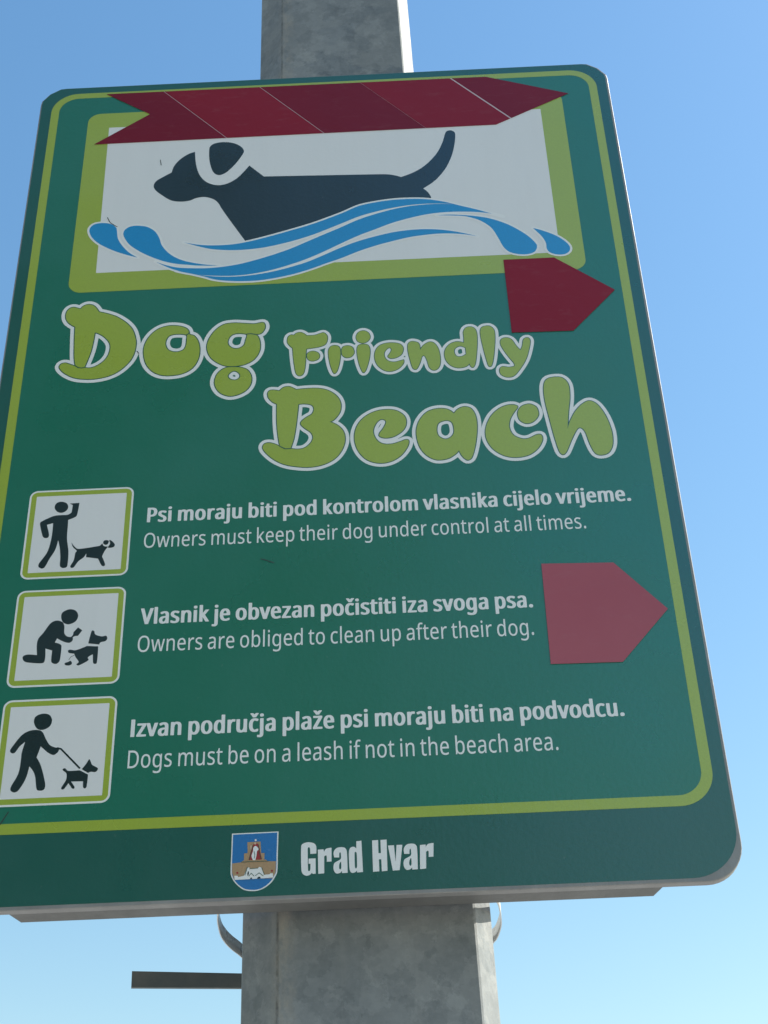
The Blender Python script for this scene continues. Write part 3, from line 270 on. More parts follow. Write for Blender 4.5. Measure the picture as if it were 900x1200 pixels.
G = json.loads('''{".":[215,[[[58,43],[59,57],[61,69],[66,78],[72,85],[80,90],[88,94],[97,96],[107,97],[117,96],[126,94],[135,90],[142,85],[149,78],[153,69],[156,57],[157,43],[156,30],[153,18],[149,9],[142,2],[135,-4],[126,-8],[117,-10],[107,-11],[97,-10],[88,-8],[80,-4],[72,2],[66,9],[61,18],[59,30]]]],"D":[585,[[[536,292],[534,246],[528,203],[516,165],[501,131],[481,100],[457,74],[430,51],[399,33],[364,18],[325,8],[283,2],[237,0],[78,0],[78,573],[254,573],[296,571],[335,565],[371,555],[404,540],[434,523],[460,501],[483,475],[502,446],[517,413],[528,377],[534,336]],[[460,289],[459,326],[454,359],[446,388],[435,415],[421,437],[404,457],[384,474],[361,487],[336,498],[308,505],[277,509],[244,511],[150,511],[150,62],[228,62],[282,65],[329,76],[369,94],[402,119],[428,151],[446,190],[457,236]]]],"I":[272,[[[239,0],[32,0],[32,42],[99,57],[99,515],[32,531],[32,573],[239,573],[239,531],[172,515],[172,57],[239,42]]]],"O":[626,[[[577,287],[576,255],[573,224],[568,194],[561,166],[551,140],[540,116],[526,94],[510,73],[493,54],[473,38],[451,24],[428,13],[402,4],[375,-3],[345,-7],[314,-8],[281,-7],[251,-3],[222,4],[196,13],[173,25],[151,39],[131,55],[114,73],[98,94],[85,116],[74,141],[65,167],[58,195],[53,224],[50,255],[49,288],[51,331],[56,370],[65,408],[78,442],[94,473],[114,500],[138,524],[166,545],[197,561],[232,572],[271,579],[314,581],[356,579],[393,572],[428,561],[459,545],[486,525],[510,501],[530,473],[547,442],[560,408],[570,370],[576,330]],[[125,287],[126,252],[130,220],[136,190],[145,163],[157,138],[171,117],[188,98],[207,83],[230,70],[255,62],[283,56],[314,55],[345,56],[373,62],[398,70],[420,83],[439,98],[456,117],[470,138],[481,163],[490,190],[496,220],[500,252],[501,287],[498,338],[490,384],[476,423],[456,457],[431,484],[398,503],[360,514],[314,518],[283,516],[255,511],[230,502],[207,490],[188,475],[171,457],[157,435],[145,411],[136,384],[130,354],[126,322]]]],"P":[485,[[[229,573],[282,570],[326,562],[363,548],[393,528],[415,504],[431,475],[441,442],[444,404],[444,387],[441,370],[438,353],[433,336],[426,321],[417,306],[407,292],[395,278],[380,266],[364,255],[345,246],[324,238],[301,231],[275,227],[247,224],[216,223],[150,223],[150,0],[78,0],[78,573]],[[223,511],[150,511],[150,285],[208,285],[234,285],[258,288],[279,291],[298,296],[315,303],[330,311],[342,322],[352,334],[360,347],[365,363],[369,381],[370,401],[367,427],[361,449],[350,468],[334,484],[314,495],[289,504],[258,509]]]],"V":[481,[[[481,573],[277,0],[204,0],[0,573],[75,573],[204,205],[220,160],[231,119],[241,80],[250,119],[262,161],[277,207],[405,573]]]],"a":[450,[[[231,437],[268,435],[299,428],[326,418],[347,403],[364,383],[376,358],[383,328],[385,293],[385,0],[334,0],[320,61],[317,61],[307,50],[298,40],[288,30],[279,22],[268,15],[258,9],[246,3],[234,-1],[220,-4],[206,-6],[190,-8],[172,-8],[154,-7],[136,-5],[119,0],[103,6],[88,13],[75,23],[64,34],[55,48],[47,63],[41,80],[38,99],[37,119],[40,150],[50,176],[65,199],[87,219],[116,234],[152,245],[194,253],[243,257],[316,259],[316,285],[315,309],[310,330],[303,347],[293,359],[280,368],[265,375],[247,379],[227,380],[210,379],[194,378],[178,374],[163,370],[106,347],[84,400],[99,408],[115,414],[132,421],[151,426],[170,431],[190,434],[210,436]],[[252,208],[215,205],[184,200],[159,192],[141,182],[127,170],[118,155],[112,138],[110,119],[111,102],[115,87],[122,75],[132,66],[144,58],[157,53],[172,50],[188,49],[215,51],[238,56],[260,66],[279,79],[295,96],[306,117],[313,142],[315,172],[315,210]]]],"b":[493,[[[139,461],[138,410],[135,373],[139,373],[149,386],[161,398],[174,409],[189,419],[206,427],[226,432],[248,436],[272,437],[310,434],[344,423],[374,406],[401,381],[422,350],[437,312],[446,267],[449,215],[448,180],[444,147],[437,118],[427,91],[415,68],[400,48],[384,31],[365,17],[344,6],[322,-2],[298,-6],[272,-8],[248,-7],[226,-3],[206,2],[189,10],[174,20],[161,31],[149,42],[139,55],[133,55],[119,0],[68,0],[68,609],[139,609]],[[260,379],[238,377],[219,374],[202,369],[188,361],[175,351],[165,339],[157,325],[150,308],[145,289],[142,268],[139,244],[139,217],[139,214],[140,177],[145,144],[153,116],[165,93],[181,74],[202,61],[229,53],[261,51],[288,53],[312,61],[332,74],[348,93],[360,117],[369,145],[374,178],[376,216],[374,254],[369,287],[360,315],[348,338],[331,356],[311,368],[288,376]]]],"c":[385,[[[241,-8],[213,-7],[187,-2],[162,5],[139,15],[118,28],[99,45],[83,65],[69,87],[58,114],[50,143],[46,176],[44,213],[46,250],[51,284],[59,315],[71,342],[85,365],[102,385],[121,401],[142,415],[166,425],[191,432],[217,436],[245,438],[262,437],[278,436],[293,434],[309,431],[323,427],[336,424],[348,419],[358,415],[337,356],[292,370],[244,376],[223,375],[204,371],[187,366],[172,358],[159,347],[148,335],[138,320],[131,303],[125,284],[120,263],[118,239],[117,213],[118,189],[120,166],[125,145],[131,126],[138,109],[148,94],[159,82],[172,71],[186,63],[202,58],[220,54],[240,53],[257,53],[273,55],[288,57],[302,60],[351,78],[351,15],[340,10],[328,5],[316,1],[304,-2],[290,-5],[275,-7],[258,-8]]]],"d":[493,[[[221,-8],[182,-5],[148,6],[118,23],[92,48],[71,79],[56,117],[47,162],[44,214],[47,266],[56,311],[71,350],[93,381],[119,406],[149,424],[183,434],[221,438],[238,437],[253,436],[267,433],[280,429],[292,425],[303,420],[314,413],[323,407],[354,374],[359,374],[356,405],[354,438],[354,609],[425,609],[425,0],[368,0],[358,58],[354,58],[323,24],[314,17],[303,11],[292,6],[279,1],[266,-3],[252,-6],[237,-7]],[[232,51],[263,53],[290,60],[311,71],[328,88],[340,109],[348,135],[354,165],[355,200],[355,213],[354,251],[349,284],[340,313],[329,336],[313,355],[291,369],[264,377],[231,379],[204,376],[181,368],[162,354],[146,334],[133,309],[124,281],[119,249],[117,213],[119,176],[124,144],[133,116],[146,93],[162,74],[181,61],[205,53]]]],"e":[452,[[[234,438],[261,436],[286,432],[308,424],[329,414],[348,401],[364,385],[378,367],[390,346],[399,323],[406,299],[410,272],[411,244],[411,201],[117,201],[120,167],[127,137],[139,111],[154,90],[174,74],[197,62],[224,55],[254,52],[274,53],[293,54],[310,56],[327,60],[343,64],[359,69],[375,75],[392,82],[392,20],[376,13],[359,8],[343,3],[327,-1],[310,-4],[292,-6],[272,-8],[251,-8],[221,-6],[194,-2],[167,6],[143,17],[121,31],[101,48],[85,68],[70,91],[59,117],[51,146],[46,177],[44,212],[46,246],[50,277],[57,306],[68,333],[81,357],[96,378],[114,395],[134,411],[157,423],[181,431],[207,436]],[[233,380],[209,378],[188,372],[170,362],[154,348],[140,330],[130,309],[123,285],[119,257],[338,257],[337,275],[335,292],[331,307],[326,322],[320,334],[312,346],[303,356],[292,364],[280,371],[266,376],[251,379]]]],"f":[276,[[[266,375],[158,375],[158,0],[87,0],[87,375],[12,375],[12,408],[87,432],[87,457],[88,483],[92,507],[97,528],[104,547],[113,563],[124,577],[137,588],[152,597],[168,604],[186,609],[206,612],[227,613],[274,609],[310,599],[292,544],[262,552],[228,556],[211,554],[197,550],[185,542],[175,532],[168,519],[162,502],[159,481],[158,458],[158,430],[266,430]]]],"g":[493,[[[221,438],[241,437],[261,434],[280,429],[297,422],[314,413],[329,402],[343,388],[355,373],[359,373],[369,430],[425,430],[425,-7],[424,-36],[420,-63],[413,-88],[404,-109],[392,-129],[378,-146],[361,-160],[341,-172],[318,-181],[293,-187],[264,-191],[233,-192],[210,-192],[188,-191],[167,-189],[147,-186],[128,-182],[110,-177],[94,-172],[78,-165],[78,-100],[94,-108],[111,-114],[129,-120],[149,-125],[170,-129],[191,-132],[214,-133],[237,-134],[263,-132],[286,-126],[306,-116],[324,-101],[337,-84],[347,-63],[353,-39],[355,-13],[355,4],[356,32],[358,57],[354,57],[343,42],[329,28],[315,17],[299,8],[281,1],[263,-4],[243,-7],[221,-8],[182,-4],[147,7],[117,25],[91,51],[70,83],[56,121],[47,164],[44,214],[47,263],[56,306],[70,344],[91,377],[117,404],[147,423],[181,434]],[[230,379],[213,377],[197,374],[182,368],[169,359],[157,349],[147,336],[138,320],[130,303],[125,284],[120,262],[118,239],[117,213],[119,176],[124,143],[134,115],[146,92],[163,73],[182,60],[205,52],[232,50],[248,50],[262,52],[276,54],[288,58],[299,63],[309,69],[318,76],[326,85],[334,94],[340,105],[345,117],[349,131],[352,145],[354,161],[356,179],[356,197],[356,214],[355,242],[353,267],[349,289],[343,309],[335,326],[326,340],[315,352],[302,362],[287,369],[270,374],[251,377]]]],"h":[495,[[[139,431],[138,399],[135,370],[140,370],[147,381],[155,391],[164,400],[174,407],[185,414],[196,420],[208,425],[221,429],[233,433],[247,435],[260,437],[273,437],[298,436],[321,433],[342,428],[360,421],[377,411],[391,400],[403,386],[413,370],[421,351],[426,330],[430,306],[431,280],[431,0],[361,0],[361,275],[359,299],[355,321],[348,338],[338,353],[324,364],[308,372],[288,377],[265,379],[242,377],[222,374],[204,368],[189,360],[177,350],[166,338],[157,324],[150,308],[145,289],[142,269],[139,246],[139,222],[139,0],[68,0],[68,609],[139,609]]]],"i":[207,[[[139,430],[139,0],[68,0],[68,430]],[[104,591],[112,590],[119,588],[126,585],[133,580],[138,574],[142,566],[144,557],[145,546],[144,536],[142,526],[138,519],[133,512],[126,508],[119,504],[112,502],[104,501],[96,502],[88,504],[81,508],[75,512],[69,519],[66,526],[63,536],[63,546],[63,557],[66,566],[69,574],[75,580],[81,585],[88,588],[96,590]]]],"j":[207,[[[18,-192],[-18,-190],[-44,-183],[-44,-126],[-19,-132],[9,-134],[21,-133],[32,-130],[42,-126],[51,-120],[59,-111],[64,-100],[67,-85],[68,-67],[68,430],[139,430],[139,-64],[138,-84],[136,-101],[132,-118],[126,-133],[119,-147],[110,-159],[99,-169],[87,-177],[72,-184],[56,-189],[38,-192]],[[63,546],[63,557],[66,566],[69,574],[75,580],[81,585],[88,588],[96,590],[104,591],[112,590],[119,588],[126,585],[133,580],[138,574],[142,566],[144,557],[145,546],[144,536],[142,526],[138,519],[133,512],[126,508],[119,504],[112,502],[104,501],[96,502],[88,504],[81,508],[75,512],[69,519],[66,526],[63,536]]]],"k":[428,[[[138,291],[137,257],[135,221],[138,221],[152,240],[172,264],[189,285],[326,430],[409,430],[235,246],[421,0],[336,0],[187,200],[138,158],[138,0],[68,0],[68,609],[138,609]]]],"l":[207,[[[139,0],[68,0],[68,609],[139,609]]]],"m":[750,[[[540,438],[574,436],[603,429],[628,417],[649,401],[665,379],[676,352],[683,319],[685,280],[685,0],[615,0],[615,277],[614,300],[610,321],[603,338],[594,353],[582,364],[567,372],[549,377],[528,379],[499,376],[474,369],[454,358],[438,342],[426,322],[418,298],[413,270],[411,237],[411,0],[342,0],[342,277],[341,293],[339,308],[336,321],[332,333],[327,344],[320,353],[312,361],[303,367],[293,372],[281,376],[268,378],[253,379],[233,377],[215,374],[199,368],[185,360],[174,350],[164,338],[156,324],[150,308],[145,290],[141,269],[139,247],[139,223],[139,0],[68,0],[68,430],[125,430],[136,371],[140,371],[147,382],[155,392],[163,401],[173,409],[183,416],[194,422],[205,427],[217,431],[229,434],[241,436],[254,437],[266,438],[290,437],[312,433],[332,428],[349,420],[365,410],[378,398],[389,383],[398,366],[402,366],[414,383],[427,398],[443,410],[461,420],[480,428],[499,433],[519,437]]]],"n":[495,[[[275,438],[311,436],[343,429],[369,417],[391,401],[409,379],[421,352],[428,319],[431,280],[431,0],[361,0],[361,275],[359,299],[355,321],[348,338],[338,353],[324,364],[308,372],[288,377],[265,379],[232,376],[204,368],[182,356],[166,338],[154,316],[146,289],[140,258],[139,223],[139,0],[68,0],[68,430],[125,430],[136,371],[140,371],[147,382],[156,392],[165,401],[175,409],[186,416],[198,422],[210,427],[222,431],[235,434],[248,436],[262,437]]]],"o":[485,[[[442,216],[441,190],[438,165],[434,142],[428,121],[420,101],[411,82],[400,66],[388,51],[374,37],[359,25],[342,15],[324,7],[305,0],[285,-4],[264,-7],[241,-8],[221,-7],[200,-4],[181,0],[163,7],[145,15],[129,25],[114,37],[100,51],[88,66],[77,82],[67,101],[59,121],[52,142],[48,165],[45,190],[44,216],[46,250],[50,282],[58,310],[68,336],[81,360],[97,380],[116,397],[137,412],[161,423],[186,431],[214,436],[244,438],[272,436],[299,431],[324,423],[347,412],[368,397],[387,380],[403,360],[417,336],[428,310],[436,282],[440,250]],[[117,216],[118,191],[120,169],[125,147],[130,128],[138,110],[147,95],[159,82],[172,71],[187,62],[203,56],[222,52],[243,51],[264,52],[282,56],[299,62],[314,71],[327,82],[339,95],[348,110],[356,128],[361,147],[366,169],[368,191],[369,216],[368,240],[365,263],[361,284],[355,303],[348,320],[338,335],[327,348],[314,359],[299,367],[282,374],[263,377],[242,379],[212,376],[185,368],[164,354],[147,335],[134,311],[124,284],[119,252]]]],"p":[493,[[[273,438],[310,434],[344,424],[374,407],[401,383],[422,351],[437,313],[446,268],[449,216],[448,181],[444,148],[437,119],[427,93],[415,69],[401,49],[384,31],[365,17],[345,6],[322,-2],[298,-6],[272,-8],[256,-7],[241,-6],[227,-3],[213,1],[201,6],[190,11],[179,17],[170,24],[139,55],[134,55],[137,20],[139,-16],[139,-192],[68,-192],[68,430],[126,430],[136,371],[139,371],[170,405],[179,412],[189,419],[201,424],[213,429],[226,433],[240,436],[256,437]],[[260,379],[239,377],[221,374],[204,369],[190,362],[178,353],[167,342],[158,328],[152,313],[146,295],[142,275],[140,254],[139,229],[139,216],[139,190],[142,167],[145,145],[150,126],[157,109],[165,93],[176,80],[188,70],[203,61],[220,55],[239,52],[261,51],[280,52],[297,56],[312,63],[326,72],[338,84],[348,98],[357,113],[364,131],[369,150],[373,171],[375,193],[376,217],[374,252],[369,283],[360,310],[348,334],[331,354],[311,367],[288,376]]]],"r":[331,[[[269,438],[295,437],[319,433],[310,368],[287,372],[264,374],[252,373],[240,371],[228,368],[217,363],[206,358],[195,351],[186,343],[176,334],[168,324],[161,313],[154,301],[149,289],[144,275],[141,261],[139,245],[139,229],[139,0],[68,0],[68,430],[126,430],[134,351],[137,351],[144,363],[152,374],[161,385],[170,395],[180,404],[191,413],[202,420],[214,426],[227,431],[240,435],[254,437]]]],"s":[384,[[[348,119],[347,99],[343,80],[336,64],[327,49],[316,36],[302,24],[286,14],[268,6],[248,0],[226,-4],[202,-7],[176,-8],[155,-8],[135,-6],[116,-4],[99,-1],[83,3],[68,8],[55,13],[42,19],[42,83],[55,77],[70,71],[86,65],[104,60],[122,55],[141,52],[159,50],[178,49],[203,50],[224,53],[242,59],[256,66],[266,76],[274,86],[278,99],[280,112],[271,141],[266,148],[259,154],[250,160],[239,167],[227,173],[212,180],[194,188],[174,196],[154,204],[135,212],[118,220],[103,228],[89,236],[76,245],[66,255],[57,266],[50,278],[45,292],[42,307],[41,324],[44,350],[52,372],[66,392],[85,408],[109,421],[137,430],[168,436],[202,438],[221,437],[240,436],[258,434],[275,430],[292,426],[308,421],[324,415],[339,409],[315,353],[258,372],[243,376],[228,378],[213,380],[197,380],[177,379],[159,377],[144,372],[131,366],[121,358],[114,350],[110,339],[108,328],[109,319],[111,312],[114,304],[119,298],[125,292],[133,286],[142,280],[154,274],[219,246],[239,239],[257,231],[274,223],[289,215],[302,206],[314,197],[324,187],[333,176],[339,164],[344,150],[347,135]]]],"t":[289,[[[212,50],[245,53],[272,59],[272,5],[240,-4],[200,-8],[183,-7],[167,-5],[152,-1],[138,4],[124,11],[112,20],[101,31],[91,44],[84,60],[78,79],[75,100],[74,125],[74,375],[13,375],[13,409],[75,437],[103,528],[144,528],[144,430],[269,430],[269,375],[144,375],[144,127],[146,108],[149,93],[155,79],[163,69],[173,60],[185,54],[198,51]]]],"u":[495,[[[427,430],[427,0],[370,0],[359,57],[356,57],[349,46],[340,36],[331,28],[321,20],[310,13],[298,8],[286,3],[273,-1],[260,-4],[247,-6],[234,-8],[220,-8],[195,-7],[173,-4],[152,1],[134,8],[117,18],[103,29],[91,43],[81,59],[73,78],[68,99],[64,122],[63,148],[63,430],[135,430],[135,153],[136,129],[141,108],[148,91],[158,76],[171,65],[188,57],[207,52],[230,51],[253,52],[273,55],[291,61],[306,69],[319,79],[330,91],[338,105],[345,121],[350,140],[354,160],[356,182],[357,206],[357,430]]]],"v":[407,[[[163,0],[0,430],[75,430],[167,176],[180,137],[193,96],[201,63],[204,63],[214,96],[227,138],[241,176],[332,430],[407,430],[244,0]]]],"w":[630,[[[346,243],[336,276],[328,308],[321,335],[316,357],[313,357],[308,335],[302,307],[294,275],[284,242],[207,1],[127,1],[9,431],[82,431],[141,201],[153,154],[163,109],[169,73],[172,73],[178,97],[185,128],[193,160],[201,188],[277,431],[354,431],[428,188],[440,149],[451,109],[457,74],[460,74],[466,108],[477,153],[489,201],[549,431],[621,431],[502,1],[419,1]]]],"z":[377,[[[346,0],[31,0],[31,47],[262,375],[45,375],[45,430],[340,430],[340,377],[112,55],[346,55]]]],"č":[385,[[[241,-8],[213,-7],[187,-2],[162,5],[139,15],[118,28],[99,45],[83,65],[69,87],[58,114],[50,143],[46,176],[44,213],[46,250],[51,284],[59,315],[71,342],[85,365],[102,385],[121,401],[142,415],[166,425],[191,432],[217,436],[245,438],[262,437],[278,436],[293,434],[309,431],[323,427],[336,424],[348,419],[358,415],[337,356],[292,370],[244,376],[223,375],[204,371],[187,366],[172,358],[159,347],[148,335],[138,320],[131,303],[125,284],[120,263],[118,239],[117,213],[118,189],[120,166],[125,145],[131,126],[138,109],[148,94],[159,82],[172,71],[186,63],[202,58],[220,54],[240,53],[257,53],[273,55],[288,57],[302,60],[351,78],[351,15],[340,10],[328,5],[316,1],[304,-2],[290,-5],[275,-7],[258,-8]],[[191,486],[163,526],[126,568],[92,604],[92,614],[140,614],[184,581],[226,540],[270,581],[314,614],[363,614],[363,604],[328,568],[291,526],[263,486]]]],"ž":[377,[[[346,0],[31,0],[31,47],[262,375],[45,375],[45,430],[340,430],[340,377],[112,55],[346,55]],[[152,486],[123,526],[87,568],[53,604],[53,614],[101,614],[144,581],[187,540],[231,581],[274,614],[324,614],[324,604],[289,568],[251,526],[224,486]]]]," ":[208,[]]}''')
G[' '] = [150, []]
G['I'] = [250, [[[80, 0], [165, 0], [165, 573], [80, 573]]]]

# ---------------------------------------------------------------- ground
gs = 600
tag(link('ground', [(-gs, -gs, 0), (gs, -gs, 0), (gs, gs, 0), (-gs, gs, 0)], [(0, 1, 2, 3)], 'ground'), kind='structure')

# unseen slope added behind the viewer, dark for the glossy film to mirror
hv, hf = [], []
NX, NY = 110, 46
rng = __import__('random').Random(4)
for j in range(NY):
    for i in range(NX):
        x = -95+i*1.3; y = -11.5-j*1.1
        t = min(1, max(0, (-y-12)/15)); t = t*t*(3-2*t)
        q = 1/(1+math.exp((x-1.0)/1.7))
        h = t*(38*q+2.0)*(1+.10*math.sin(x*.31+1)+.07*math.sin(x*.83+y*.4))
        hv.append((x+rng.uniform(-.4, .4), y+rng.uniform(-.3, .3), h+t*rng.uniform(-.6, .6)-.05))
for j in range(NY-1):
    for i in range(NX-1):
        k = j*NX+i; hf.append((k, k+NX, k+NX+1, k+1))
m, nt, b = new_mat('added_slope_dark')
nt.links.new(mixrgb(nt, noise(nt, 1.4, 6, .7), (.015, .026, .012), (.055, .065, .03)), b.inputs['Base Color'])
b.inputs['Roughness'].default_value = .9
M['added_slope_dark'] = m
hl = tag(link('added_dark_slope', hv, hf, 'added_slope_dark'), kind='structure')
if hl.data.polygons[0].normal.z < 0: hl.data.flip_normals()

# ---------------------------------------------------------------- pole
across = []
def pole_ring(v, k=1.0):
    cx = .3265+(v-500)/1000*.0102; W = .1015*(1+.071*(v-1000)/1000)*k; a = .035
    fl, fr, bk = .30, .148, .22
    pts = [(-1,-1+fl),(-1+fl,-1),(1-fr,-1),(1,-1+fr*1.75),(1,1-bk),(1-bk,1),(-1+bk,1),(-1,1-bk)]
    out = []
    n = len(pts)
    for i, (ex, ez) in enumerate(pts):         # every folded corner gets a small bend radius
        for j, t in ((i-1, .05), ((i+1) % n, .05)):
            jx, jz = pts[j]; L = math.hypot(jx-ex, jz-ez); q = min(.4, .012/L)
            x, z = ex+(jx-ex)*q, ez+(jz-ez)*q
            across.append(x)
            out.append((cx+W*(x*math.cos(a)-z*math.sin(a)), .135+W*(x*math.sin(a)+z*math.cos(a)), Z0-v/1000))
    return out
px0 = pole_ring(2874)
pbase = Vector((sum(p[0] for p in px0)/len(px0), .135, 0))
pole = tag(empty('galvanised_pole', pbase), 'tall tapering square galvanised steel pole with cut corners standing behind the green sign', 'pole')
vsl = [2874-8]+[2600-i*400 for i in range(15)]+[-3500]
rings = [pole_ring(v) for v in vsl]; n = len(rings[0])
V = [tuple(Vector(p)-pbase) for r in rings for p in r]; F = []
for k in range(len(rings)-1):
    for i in range(n): F.append((k*n+i, k*n+(i+1) % n, (k+1)*n+(i+1) % n, (k+1)*n+i))
F.append(tuple(range(n))[::-1]); F.append(tuple((len(rings)-1)*n+i for i in range(n)))
sh = link('shaft', V, F, 'galv', pole)
sh.data.attributes.new('across', 'FLOAT', 'POINT').data.foreach_set('value', across[n:])
bv, bf = box_verts(-.19, .19, -.19, .19, .0, .018)
link('base_plate', bv, bf, 'galv', pole)
for sx in (-1, 1):
    for sy in (-1, 1):
        hx = [(math.cos(math.pi*k/3)*.017+sx*.155, math.sin(math.pi*k/3)*.017+sy*.155) for k in range(6)]
        link('anchor_bolt', [(x, y, .018) for x, y in hx]+[(x, y, .042) for x, y in hx], [tuple(range(6))[::-1], tuple(range(6, 12))]+[(i, (i+1) % 6, 6+(i+1) % 6, 6+i) for i in range(6)], 'galv', pole)

# ---------------------------------------------------------------- flat bar clamped to the back of the pole
bar = tag(empty('metal_bar', Vector([0.21662, 0.22275, 1.91802])), 'short dark flat metal bar sticking out left of the pole below the sign', 'bar')
BP = [Vector(p) for p in [[0.11664, 0.20241, 1.92448], [0.11689, 0.20246, 1.90998], [0.31668, 0.2431, 1.92461], [0.31625, 0.24302, 1.913]]]            # left top, left bottom, right top, right bottom of its front face
c0 = Vector([0.21662, 0.22275, 1.91802]); back = (BP[2]-BP[0]).cross(BP[1]-BP[0]).normalized()
if back.y < 0: back = -back
bm_v = [tuple(p-c0+back*d) for d in (0, .004) for p in BP]
link('bar_blade', bm_v, [(0, 1, 3, 2), (4, 6, 7, 5), (0, 2, 6, 4), (1, 5, 7, 3), (0, 4, 5, 1), (2, 3, 7, 6)], 'bar', bar)

# ---------------------------------------------------------------- sign
sign = tag(empty('dog_beach_sign', (ROOTU/1000, 0, Z0-ROOTV/1000)), 'large green dog beach sign with dog picture, lime lettering and red arrow stickers', 'sign')
outer = lambda d: rrect(-13.5+d, -10.6+d*.6, 633.6-d, 963-d, 31-d*.3, 10, 27, True)
prof = [(.7, 0), (.35, .15), (.1, .45), (0, .9), (0, 8)]
rings = []
for d, w in prof: rings.append([((u-ROOTU)/1000, w/1000, (ROOTV-v)/1000) for u, v in outer(d)])
n = len(rings[0]); V = [p for r in rings for p in r]
F = [(k*n+i, (k+1)*n+i, (k+1)*n+(i+1) % n, k*n+(i+1) % n) for k in range(len(rings)-1) for i in range(n)]
F += [tuple(range(n)), tuple((len(rings)-1)*n+i for i in range(n))[::-1]]
pl = link('panel', V, F, 'alu', sign)
def signbox(name, u0, u1, v0, v1, w0, w1, mat, mitre=0):
    x0, x1 = (u0-ROOTU)/1000, (u1-ROOTU)/1000; z0, z1 = (ROOTV-v1)/1000, (ROOTV-v0)/1000
    v, f = box_verts(x0, x1, w0/1000, w1/1000, z0, z1)
    if mitre: v = [(x+(mitre/1000 if x == x0 else -mitre/1000) if y == w1/1000 else x, y, z) for x, y, z in v]
    return link(name, v, f, mat, sign)
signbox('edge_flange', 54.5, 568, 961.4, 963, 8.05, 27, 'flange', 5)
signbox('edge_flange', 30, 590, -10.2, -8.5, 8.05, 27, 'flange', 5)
def sidebox(u0, u1):
    v, f = box_verts((u0-ROOTU)/1000, (u1-ROOTU)/1000, .00805, .027, (ROOTV-905)/1000, (ROOTV-45)/1000)
    v = [(x, y, z+(.005 if z < .5 else -.005) if y > .02 else z) for x, y, z in v]
    link('edge_flange', v, f, 'alu', sign)
sidebox(-13, -11.5); sidebox(631.5, 633.2)
for vv in (952, 40): signbox('mounting_rail', 120, 530, vv-14, vv+7, 8.05, 29, 'alu')
# steel bands round the pole
def band(vc, k):
    cx = 326.5+(vc-500)/1000*10.2
    hw = 101.5*(1+.071*(vc-1000)/1000)
    pts = [(-78, 30), (-108, 31), (-117.5, 45), (-121, 88), (-119.5, 112), (-116, 130), (-110, 152), (-104, 190), (-102, 226), (-88, 240), (-50, 241.5), (0, 242),
           (50, 241.5), (88, 240), (101.5, 226), (103.5, 190), (108, 145), (111, 132), (113, 115), (114, 92), (112, 64), (109, 42), (102, 31), (78, 30)]
    pts = [(x*hw/101.5, y) for x, y in pts]
    P = [Vector((x, y, 0)) for x, y in pts]; path = []
    for i in range(len(P)-1):
        a, b = P[i], P[i+1]; t0 = (P[i+1]-P[max(i-1, 0)])/2; t1 = (P[min(i+2, len(P)-1)]-P[i])/2
        for q in range(6):
            s = q/6; h = s*s
            path.append(a*(2*h*s-3*h+1)+t0*(h*s-2*h+s)+b*(3*h-2*h*s)+t1*(h*s-h))
    path.append(P[-1])
    V, F = [], []
    for i, p in enumerate(path):
        t = (path[min(i+1, len(path)-1)]-path[max(i-1, 0)]).normalized(); nn = Vector((-t.y, t.x, 0))
        for dn, dv in ((-.4, -6), (.4, -6), (.4, 6), (-.4, 6)):
            q = p+nn*dn
            V.append(((cx+q.x-ROOTU)/1000, q.y/1000, (ROOTV-(vc+dv))/1000))
    m = len(path)
    for i in range(m-1):
        for j in range(4): F.append((i*4+j, i*4+(j+1) % 4, (i+1)*4+(j+1) % 4, (i+1)*4+j))
    F += [(3, 2, 1, 0), tuple((m-1)*4+j for j in range(4))]
    o = link('clamp_band', V, F, 'stainless', sign)
    for p in o.data.polygons: p.use_smooth = abs(p.normal.z) < .5
    return o
band(952, 0); band(40, 1)
for vc in (952, 40):
    for du in (-88, 88):
        cx = 326.5+(vc-500)/1000*10.2+du
        hx = [(math.cos(math.pi*k/3)*6.5, math.sin(math.pi*k/3)*6.5) for k in range(6)]
        hv2 = [((cx+a-ROOTU)/1000, w/1000, (ROOTV-vc+b_)/1000) for w in (31, 36.5) for a, b_ in hx]
        link('clamp_bolt', hv2, [tuple(range(6))[::-1], tuple(range(6, 12))]+[(q, (q+1) % 6, 6+(q+1) % 6, 6+q) for q in range(6)], 'stainless', sign)

# printed film, border line
sheet('film_margin', fill([rrect(-11.9, -9.9, 631.0, 959.7, 40, 12, 26, True)]), 1, 'teal', sign)
bo, bi = rrect(0, 0, 620, 899.7, 30, 12), rrect(9, 8.4, 611, 890.4, 21.5, 12)
sheet('film_field', fill([bi]), 2, 'green', sign)
sheet('border_line', fill([bo, bi]), 3, 'lime', sign)

# dog picture
pic = sheet('picture_frame', fill([rrect(43.6, 36.2, 578.6, 310.2, 14, 8)]), 4, 'lime', sign)
sheet('white_field', fill([spline(T['whitepanel'][0])]), 5, 'white', pic)
dog = sheet('dog_silhouette', fill(S('dog_body')), 6, 'navy', pic)
sheet('dog_ear', fill(S('dog_ear')), 6, 'navy', dog) if False else sheet('dog_ear', fill(S('dog_ear')), 6, 'navy', pic)
W = S('wave'); ws = []
for L in W: ws += [L]+strokes(L, 2.3)
wv = sheet('wave_outline', fill([], ws), 7, 'text', pic)
for k, L in enumerate(W): sheet('wave', union(L), 8+.5*(k in (2, 4)), 'blue', pic)

